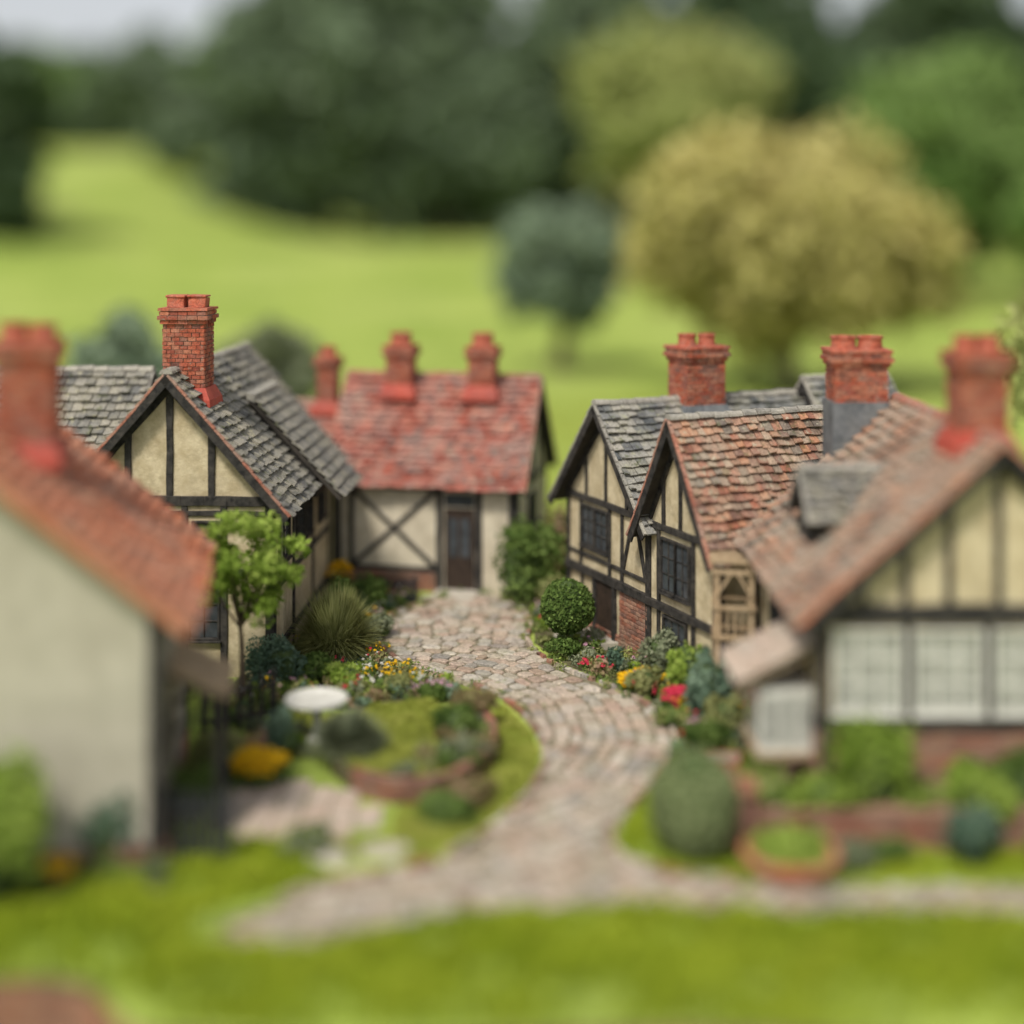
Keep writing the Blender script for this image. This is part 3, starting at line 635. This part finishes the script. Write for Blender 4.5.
for k in range(5): mb.box(-.27+k*.13,-.23+k*.13,-.35,-.325,1.55,2.05,M_wood,.003)
mb.beam((-.32,-.36,0),(1,0,0),(0,-1,0),(.0,2.3),(.25,2.7),.05,.021,M_wood,-.019)
mb.beam((-.32,-.36,0),(1,0,0),(0,-1,0),(.64,2.3),(.4,2.7),.05,.035,M_wood,-.019)
mb.build('wooden_pergola')
mb=MB(); mb.lathe((-3.42,24.9,0),[(.24,0),(.26,.05),(.16,.12),(.085,.2),(.07,.45),(.10,.6),(.2,.68),(.50,.74),(.55,.78),(.55,.83),(.50,.83),(.42,.78),(.1,.76)],M_white,32); mb.build('bird_bath',smooth=False,bevel=.01)
arc=catmull([(-2.55,22.75),(-1.9,22.35),(-1.15,22.45),(-.6,23.2),(-.32,24.3),(-.45,25.5),(-.95,26.2)],5,False)
bed=empty('raised_flower_bed')
sheet('bed_soil',arc+[(-2.4,26.5),(-3.1,25.6),(-3.0,23.6)],.24,M_soil,.24,bed)
mb=MB()
for (x0,y0),(x1,y1) in zip(arc[:-1],arc[1:]):
    R=Vector((x1-x0,y1-y0,0)); L=R.length; R.normalize(); N=Vector((R.y,-R.x,0))
    mb.fbox((x0,y0,0),R,N,0,L,0,.33,-.1,.0,M_mortar); mb.bricks((x0,y0,0),R,N,L,0,.32,M_brickd,.22,.08,-.02,.03)
    mb.fbox((x0,y0,0),R,N,-.005,L-.012,.335,.39,-.10,.05,M_brickd,.014)
mb.build('brick_edge',bed)
mb=MB()
pol=[(-4.4,23.3),(-2.75,23.0),(-2.1,22.1),(-1.9,21.3),(-3.2,20.9),(-4.3,21.1)]
for i in range(8):
    for j in range(8):
        x=-4.5+i*.42; y=20.9+j*.38+(i%2)*.1
        if inpoly(np.array([x+.2]),np.array([y+.19]),pol)[0]: mb.box(x+.01,x+.405,y+.01,y+.365,0,.05+random.uniform(0,.012),M_patio,.012)
mb.build('paved_patio',bevel=.01)
for (x,y,a,c) in ((-1.85,20.55,.42,.27),(-2.6,20.3,.3,.22),(-5.55,20.6,.3,.2)):
    mb=MB(); n=10; vs=[];
    for z,k in ((0,1),(.06,1),(.085,.93)):
        rs=random.Random(int(x*10)); 
        for q in range(n): t=2*math.pi*q/n; rr=k*rs.uniform(.88,1.1); vs.append((x+a*rr*math.cos(t),y+c*rr*math.sin(t),z))
    mb.add(vs,[(q+n*l,(q+1)%n+n*l,(q+1)%n+n*l+n,q+n*l+n) for l in range(2) for q in range(n)]+[tuple(range(2*n,3*n))],M_stone); mb.build('stepping_stone')
mb=MB()
wl=[(3.25,22.3),(3.3,20.75),(9.5,20.55)]
for (x0,y0),(x1,y1) in zip(wl[:-1],wl[1:]):
    R=Vector((x1-x0,y1-y0,0)); L=R.length; R.normalize(); N=Vector((R.y,-R.x,0))
    mb.fbox((x0,y0,0),R,N,0,L,0,.5,-.2,.0,M_mortar); mb.bricks((x0,y0,0),R,N,L,0,.5,M_brickd,.25,.09,-.02,.03); mb.fbox((x0,y0,0),R,N,.0,L,.505,.56,-.25,.06,M_brickd,.006)
mb.box(3.12,3.5,20.58,20.98,0,.86,M_brickd,.004); mb.box(3.06,3.56,20.52,21.04,.865,.93,M_brickd,.004)
mb.build('brick_garden_wall')
sheet('garden_soil',[(3.5,20.95),(9.5,20.75),(9.5,21.44),(4.62,21.44),(3.5,22.2)],.42,M_soil,.42)
pl=empty('terracotta_planter',(3.9,19.95,0)); mb=MB(); mb.lathe((0,0,0),[(.42,0),(.60,.12),(.68,.24),(.69,.32),(.60,.32),(.58,.28),(.2,.27)],M_terra,32); mb.build('bowl',pl,bevel=.01)
Q,H=cloud([(0,0,.36,.5,.5,.2,1500,.07,.7)]); quads_obj('plant',Q,M_lf_bright,H,pl)
mb=MB(T(3.45,23.35,0,-15)); mb.box(-.28,.28,-.2,.2,0,.36,M_mortar)
for O,R,N,l in (((-.3,-.22,0),(1,0,0),(0,-1,0),.6),((.3,-.22,0),(0,1,0),(1,0,0),.44),((-.3,.22,0),(0,-1,0),(-1,0,0),.44),((.3,.22,0),(-1,0,0),(0,1,0),.6)): mb.bricks(O,R,N,l,0,.38,M_brick,.2,.08,-.02,.01)
mb.build('brick_trough')

# ---------------------------------------------------------------- lawns
def lawn(name,poly,n,h,mat,zfun,w=.012,tuft=.35):
    X,Y=scatter(poly,n); Z=np.array([zfun(x,y) for x,y in zip(X,Y)])
    pt=np.sin(X*3.1+Y*1.3)*np.sin(Y*3.7-X*1.1)+.6*np.sin(X*7.3+2)*np.sin(Y*8.1+X*2)
    hue=np.clip(.5+.28*pt+.15*np.sin(X*1.2+Y)+rng.normal(0,.14,len(X)),0,1)
    quads_obj(name,blades_pts(np.stack([X,Y,Z],1),h*(1+tuft*pt),w,.8),mat,hue)
lawn('grass',[(-9,16.9),(-5.3,16.85),(-4.6,16.4),(-3.8,15.7),(9,15.65),(9,18.5),(3,18.65),(1,18.8),(-1,18.5),(-2.4,17.85),(-3.9,17.8),(-4.2,18.6),(-2.5,19.7),(-2.9,20.8),(-4,20.9),(-4.6,20.1),(-9,18.7)],38000,.20,M_grass,lambda x,y:hz(x,y)-.01,.016,.55)
lawn('grass',[(-4.3,20.7),(-1.3,20.25),(-.5,21.15),(.12,22.5),(.45,23.9),(.38,25.2),(-.1,26.7),(-.8,27.6),(-1.2,26.4),(-.4,25.6),(-.22,24.3),(-.55,23),(-1.1,22.3),(-1.8,22.2),(-1.8,21.2),(-3.2,20.8)],13000,.12,M_moss,lambda x,y:-.01)
lawn('grass',[(-3.1,23.9),(-2.4,22.9),(-1.1,22.75),(-.5,24.2),(-.7,25.6),(-1.6,26.4),(-2.6,26.3)],12000,.11,M_moss,lambda x,y:.235)
lawn('grass',[(-4.4,24.2),(-3.1,24.2),(-3.0,26.4),(-4.3,26.6)],4000,.11,M_moss,lambda x,y:-.01)
lawn('grass',[(1.5,20.85),(1.85,20.15),(2.9,19.7),(9.3,19.6),(9.3,20.5),(3.2,20.6),(3.1,22.3),(2.3,23.1),(1.85,21.9)],9000,.12,M_grass,lambda x,y:-.01)
lawn('grass',[(-12,38),(-5,36),(-4,40),(6,40),(14,34),(22,50),(14,75),(-20,75),(-20,40)],9000,.35,M_moss,lambda x,y:-.02,.05)

def cover(name,poly,nc,n,mats,zb=0,rr=(.10,.26),hh=(.10,.34),leaf=.05):
    X,Y=scatter(poly,nc); groups={}
    for x,y in zip(X,Y):
        r=rng.uniform(*rr); h=rng.uniform(*hh); k=rng.integers(len(mats))
        groups.setdefault(k,[]).append((x,y,zb+h*.45,r,r,h*.55,n,leaf*rng.uniform(.5,1.3),rng.uniform(0,1)))
    e=empty(name)
    for k,cl in groups.items():
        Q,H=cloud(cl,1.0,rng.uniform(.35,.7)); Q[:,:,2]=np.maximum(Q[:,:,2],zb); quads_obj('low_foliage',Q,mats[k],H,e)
bedL=[(-5.4,26.1),(-4.3,26.7),(-2.6,26.7),(-1.0,27.2),(-.9,27.7),(-2.0,28.8),(-2.85,30.1),(-3.1,32),(-2.8,33.6),(-2.0,34.7),(-4.3,35.2),(-4.55,31),(-4.7,28.4),(-5.6,28)]
bedR=[(.5,32.3),(.5,31),(1.05,29.5),(2.1,28.1),(2.85,26.7),(3.0,25.1),(2.55,23.4),(3.2,22.4),(4.5,22.4),(4.5,26),(3.85,26.8),(2.8,29.1),(1.25,32.4),(.9,34.3),(.3,34.3)]
sheet('garden_soil',bedL,.012,M_soil); sheet('garden_soil',bedR,.012,M_soil)
mixm=[M_lf_green,M_lf_bright,M_lf_teal,M_lf_olive,M_lf_var,M_lf_bright,M_lf_grey,M_lf_red,M_lf_olive]
cover('ground_cover_plants',bedL,270,130,mixm)
cover('ground_cover_plants',bedR,180,130,mixm)
cover('ground_cover_plants',[(3.6,20.95),(9.2,20.8),(9.2,21.3),(4.5,21.35),(3.6,22)],80,120,[M_lf_bright,M_lf_green,M_lf_bright,M_lf_olive],.42,(.2,.32),(.25,.45),.06)
cover('ground_cover_plants',[(-9,18.6),(-4.9,19.5),(-4.9,20),(-9,19.2)],40,120,[M_lf_green,M_lf_bright,M_lf_grey],0,(.2,.3),(.2,.4),.06)
cover('ground_cover_plants',[(-1.9,22.6),(-.9,22.75),(-.45,23.6),(-.4,25.3),(-1,26),(-1.2,24.4)],34,130,[M_lf_green,M_lf_grey,M_lf_red,M_lf_olive],.24)
cover('ground_cover_plants',[(-5.2,24),(-3.3,24),(-4,26.3),(-5.4,26.3)],30,130,mixm)
cl=[]
for i in range(0,len(PP)):
    x,y=PP[i]
    if y>26 and random.random()<.5: cl.append((x+random.uniform(-.12,.12),y,.07,.13,.13,.1,60,.035,random.random()))
Q,H=cloud(cl); Q[:,:,2]=np.maximum(Q[:,:,2],.03); quads_obj('path_edge_plants',Q,M_lf_var,H)
for (nm,poly,mt,n) in (('border_blossom',bedL,M_fl_yel,80),('border_blossom',bedL,M_fl_wht,90),('border_blossom',bedR,M_fl_pink,70),('border_blossom',bedR,M_fl_red,60),('border_blossom',bedR,M_fl_yel,60),('border_blossom',bedL,M_fl_pink,70),('border_blossom',bedL,M_fl_red,40)):
    X,Y=scatter(poly,10); c=[]
    for x,y in zip(X,Y): 
        k=n//10; c.append(np.stack([x+rng.normal(0,.13,k),y+rng.normal(0,.13,k),rng.uniform(.22,.38,k)],1))
    c=np.concatenate(c); c=np.repeat(c,4,0)+rng.normal(0,.014,(len(c)*4,3)); quads_obj(nm,leafquads(c,np.tile([0,-.4,1.],(len(c),1)),.03,.7,.5),mt,rng.random(len(c)))

# ---------------------------------------------------------------- shrubs and flowers
topiary('topiary_ball',1.17,30.3,.98,.57,.56,M_lf_green,4200,.045)
topiary('topiary_egg_bush',2.63,20.5,.74,.63,.73,M_lf_topi,4600,.05)
shrub('garden_shrub',1.05,29.95,0,.42,.45,M_lf_green,.05,1400)
shrub('garden_shrub',.25,34.3,0,1.0,2.05,M_lf_green,.09,3800,12)
shrub('garden_shrub',.95,33.4,0,.5,1.0,M_lf_olive,.07,1500)
shrub('garden_shrub',1.35,36.5,0,.7,2.2,M_lf_red,.09,1500)
shrub('garden_shrub',2.95,28.35,0,.5,1.15,M_lf_grey,.06,2000)
shrub('conifer_shrub',2.05,28.6,0,.2,.65,M_lf_teal,.05,900,5)
flowers('yellow_flowers',2.35,27.75,0,.3,.32,M_fl_yel,130,.045)
flowers('yellow_flowers',2.6,27.9,0,.22,.4,M_fl_yel,60,.045)
flowers('red_flowers',3.08,26.55,0,.3,.42,M_fl_red,80,.05)
flowers('red_flowers',1.5,29.1,0,.14,.2,M_fl_red,20,.03)
flowers('pink_flowers',3.3,25.0,0,.3,.35,M_fl_pink,60,.045)
flowers('pink_flowers',-1.35,27.4,0,.25,.3,M_fl_pink,34,.035)
flowers('yellow_flowers',-2.4,29.0,0,.16,.2,M_fl_yel,24,.03)
shrub('garden_shrub',3.65,26.2,0,.62,1.45,M_lf_teal,.07,2800,9)
shrub('garden_shrub',3.35,27.4,0,.5,1.25,M_lf_bright,.06,2000)
shrub('garden_shrub',2.6,27.4,0,.4,.6,M_lf_olive,.05,1700)
shrub('garden_shrub',3.3,24.4,0,.45,.6,M_lf_green,.07,1400)
shrub('garden_shrub',3.8,25.2,0,.5,.8,M_lf_olive,.07,1500)
shrub('garden_shrub',2.9,25.7,0,.3,.4,M_lf_var,.06,900)
shrub('garden_shrub',5.35,21.15,.42,.68,1.25,M_lf_bright,.08,3000,12)
shrub('garden_shrub',4.6,21.0,.42,.45,.6,M_lf_bright,.08,1200)
shrub('garden_shrub',6.9,21.0,.42,.6,.65,M_lf_bright,.08,1800)
shrub('garden_shrub',7.6,21.1,.42,.5,.9,M_lf_green,.08,1500)
shrub('garden_shrub',6.6,20.2,0,.42,.85,M_lf_teal,.08,1500)
shrub('garden_shrub',7.6,20.1,0,.35,.5,M_lf_green,.08,1000)
shrub('garden_shrub',4.85,20.0,0,.4,.42,M_lf_grey,.07,1200)
shrub('garden_shrub',5.4,20.25,0,.35,.35,M_lf_green,.07,900)
spiky('ornamental_grass',-3.72,29.9,1.1,1.6,M_lf_olive,5200,.010)
shrub('garden_shrub',-4.6,28.2,0,.7,.95,M_lf_teal,.055,3000,9)
shrub('garden_shrub',-3.9,28.3,0,.5,.6,M_lf_green,.055,1800)
shrub('garden_shrub',-3.2,28.0,0,.55,.5,M_lf_bright,.05,1900)
shrub('garden_shrub',-2.2,27.6,0,.5,.42,M_lf_olive,.045,1800)
shrub('garden_shrub',-1.5,27.3,0,.4,.36,M_lf_green,.05,1200)
shrub('garden_shrub',-2.9,31.3,0,.4,.55,M_lf_grey,.06,1200)
shrub('garden_shrub',-3.4,33.2,0,.55,.9,M_lf_green,.06,1600)
shrub('garden_shrub',-3.8,31.6,0,.5,1.3,M_lf_green,.06,1500)
flowers('yellow_flowers',-4.15,34.3,0,.3,1.0,M_fl_yel,60,.06)
spiky('ornamental_grass',-2.75,24.0,.75,.75,M_lf_grey,2600,.012,.2)
shrub('garden_shrub',-4.95,23.4,0,.65,.75,M_lf_olive,.08,1500)
shrub('garden_shrub',-3.85,24.2,0,.35,.85,M_lf_teal,.07,1200)
flowers('yellow_flowers',-4.1,23.1,0,.42,.5,M_fl_yel,120,.07)
shrub('garden_shrub',-1.0,24.7,.24,.5,.5,M_lf_green,.06,1300)
shrub('garden_shrub',-.75,25.6,.24,.45,.5,M_lf_red,.06,1300)
shrub('garden_shrub',-1.0,21.7,0,.55,.42,M_lf_green,.07,1500)
shrub('garden_shrub',-.65,22.2,0,.5,.5,M_lf_red,.06,1300)
shrub('garden_shrub',-3.0,20.75,0,.55,.35,M_lf_grey,.07,1300)
shrub('garden_shrub',-5.75,20.2,0,.6,1.15,M_lf_teal,.08,2100)
shrub('garden_shrub',-6.8,18.9,0,.85,2.0,M_lf_bright,.10,2800,12)
flowers('yellow_flowers',-6.15,19.15,0,.25,.5,M_fl_yel,22,.05)
shrub('garden_shrub',-4.9,21.8,0,.45,.8,M_lf_green,.07,1300)
shrub('garden_shrub',-7.4,26.6,0,1.0,2.2,M_lf_green,.09,2000)

def tree(name,x,y,z,h_tr,r_tr,crown_c,crown_r,nc,cr,n,leaf,mat,lean=(0,0),flat=.8,wild=1.2):
    e=empty(name,(x,y,z)); mb=MB()
    top=(lean[0],lean[1],h_tr)
    mb.tube([(0,0,-.2),(lean[0]*.1,0,h_tr*.25),(lean[0]*.5+r_tr*.4,lean[1]*.5,h_tr*.6),top],[r_tr*1.3,r_tr,r_tr*.8,r_tr*.6],M_bark,9)
    cl=crown(*crown_c,*crown_r,nc,cr,n,leaf,flat)
    for c in cl[:18]:
        m=(Vector(top)*.55+Vector(c[:3])*.45)+Vector((0,0,-crown_r[2]*.08)); mb.tube([(lean[0]*.6,lean[1]*.6,h_tr*.75),m,c[:3]],[r_tr*.45,r_tr*.28,r_tr*.1],M_bark,6)
    mb.build('trunk_and_limbs',e); Q,H=cloud(cl,wild,.55,.14,.35); quads_obj('crown',Q,mat,H,e); return e
tree('small_garden_tree',-5.12,27.1,0,1.9,.055,(.05,0,2.7),(1.35,1.1,1.35),50,.26,75,.075,M_lf_bright,(-.1,0))
tree('small_garden_tree',15.2,38,0,3,.2,(0,0,5.0),(2.6,2.6,2.4),26,.9,200,.18,M_limetree)
# ---------------------------------------------------------------- background planting
def bg(name,X,Dp,base,cz,rx,rz,mat,leaf,n=130,nc=34,trunk=True,ry=None,cr=None,tr=.06):
    return tree(name,X,Dp,base,max(1,(cz-base)*.7),max(.35,rx*tr),(0,0,cz-base),(rx,ry or rx,rz),nc,cr or rx*.34,n,leaf,mat,wild=1.8)
bg('golden_tree',15.6,80,0,8.5,9.0,7.0,M_yeltree,.45,420,60,tr=.05)
bg('round_tree',3.2,91,0,7.2,4.7,4.3,M_balltree,.42,300,40,tr=.11)
bg('lime_tree',21,185,2,24,15,12,M_limetree,1.1,260,46)
bg('green_tree',47,165,1.5,16,15,14,M_farmid,1.1,260,46)
bg('green_tree',62,150,1,14,11,12,M_farmid,1.1,220,34)
bg('dark_tree',-45,300,6,34,26,30,M_fartree,2.3,260,50)
bg('dark_tree',-14,310,6,33,24,30,M_fartree,2.3,260,50)
bg('dark_tree',-30,320,6,55,30,24,M_fartree,2.5,240,46)
bg('dark_tree',18,330,6,42,26,34,M_fartree,2.5,240,46)
bg('dark_tree',52,330,6,42,30,36,M_lf_dark,2.5,240,46)
bg('dark_tree',95,320,6,40,30,36,M_lf_dark,2.5,240,46)
bg('dark_tree',130,300,6,38,28,34,M_lf_dark,2.5,200,40)
bg('dark_tree',-79,220,4,21,9,24,M_lf_dark,1.5,240,40)
bg('dark_tree',-92,235,4,24,12,26,M_lf_dark,1.5,200,30)
bg('green_tree',-110,430,30,50,26,17,M_fartree,2.5,200,36)
bg('green_tree',-150,440,30,48,26,18,M_farmid,2.5,200,36)
bg('green_tree',-72,400,26,48,18,24,M_farmid,2.4,200,34)
bg('green_tree',-78,340,22,33,13,10,M_fartree,1.8,160,26)
bg('garden_shrub',-17.5,62,0,2.8,3.0,3.2,M_balltree,.3,220,24)
bg('garden_shrub',-11.5,66,0,2.2,2.8,2.6,M_lf_grey,.3,220,22)
bg('garden_shrub',-22,50,0,2.2,3,2.4,M_balltree,.3,200,20)
bg('garden_shrub',38,95,0,3,5,3,M_lf_red,.5,160,20)
cl=[]
for i in range(90):
    X=-330+i*7.6+rng.uniform(-3,3); 
    Dp=400+rng.uniform(-15,25) if X>-60 else 520
    zb=hz(X,Dp); 
    for k in range(2): cl.append((X,Dp,zb+10+k*18+rng.uniform(-3,3),11,8,12,90,4.0,rng.uniform(.1,.7)))
Q,H=cloud(cl,1,.6,.1,.4); quads_obj('distant_trees',Q,M_fartree,H)

# ---------------------------------------------------------------- light, sky, camera
w=bpy.data.worlds.new("World"); scn.world=w; w.use_nodes=True; nt=w.node_tree; nd=nt.nodes; lk=nt.links
bgd=nd['Background']; sky=nd.new('ShaderNodeTexSky'); sky.sky_type='NISHITA'; sky.sun_disc=False
EL,AZ=54,-152   # azimuth: from +Y toward +X (degrees)
sky.sun_elevation=math.radians(EL); sky.sun_rotation=math.radians(AZ); sky.air_density=1.0; sky.dust_density=2.0
hs=nd.new('ShaderNodeHueSaturation'); hs.inputs['Saturation'].default_value=.2; lk.new(sky.outputs[0],hs.inputs['Color']); lk.new(hs.outputs[0],bgd.inputs[0])
bgd.inputs[1].default_value=.14
az=math.radians(AZ); el=math.radians(EL)
sd=Vector((math.sin(az)*math.cos(el),math.cos(az)*math.cos(el),math.sin(el)))
L=bpy.data.lights.new('sun','SUN'); L.energy=2.9; L.angle=math.radians(9); L.color=(1,.94,.83); lo=bpy.data.objects.new('sun',L); COL.objects.link(lo)
lo.rotation_euler=sd.to_track_quat('Z','Y').to_euler()
cd=bpy.data.cameras.new('camera'); co=bpy.data.objects.new('camera',cd); COL.objects.link(co); scn.camera=co
co.location=(0,0,9); co.rotation_euler=(math.radians(90),0,0); cd.lens=50; cd.sensor_width=36; cd.shift_y=-.275; cd.clip_end=5000; cd.clip_start=.1
cd.dof.use_dof=True; cd.dof.focus_distance=29.4; cd.dof.aperture_fstop=.05/1.12; cd.dof.aperture_blades=0
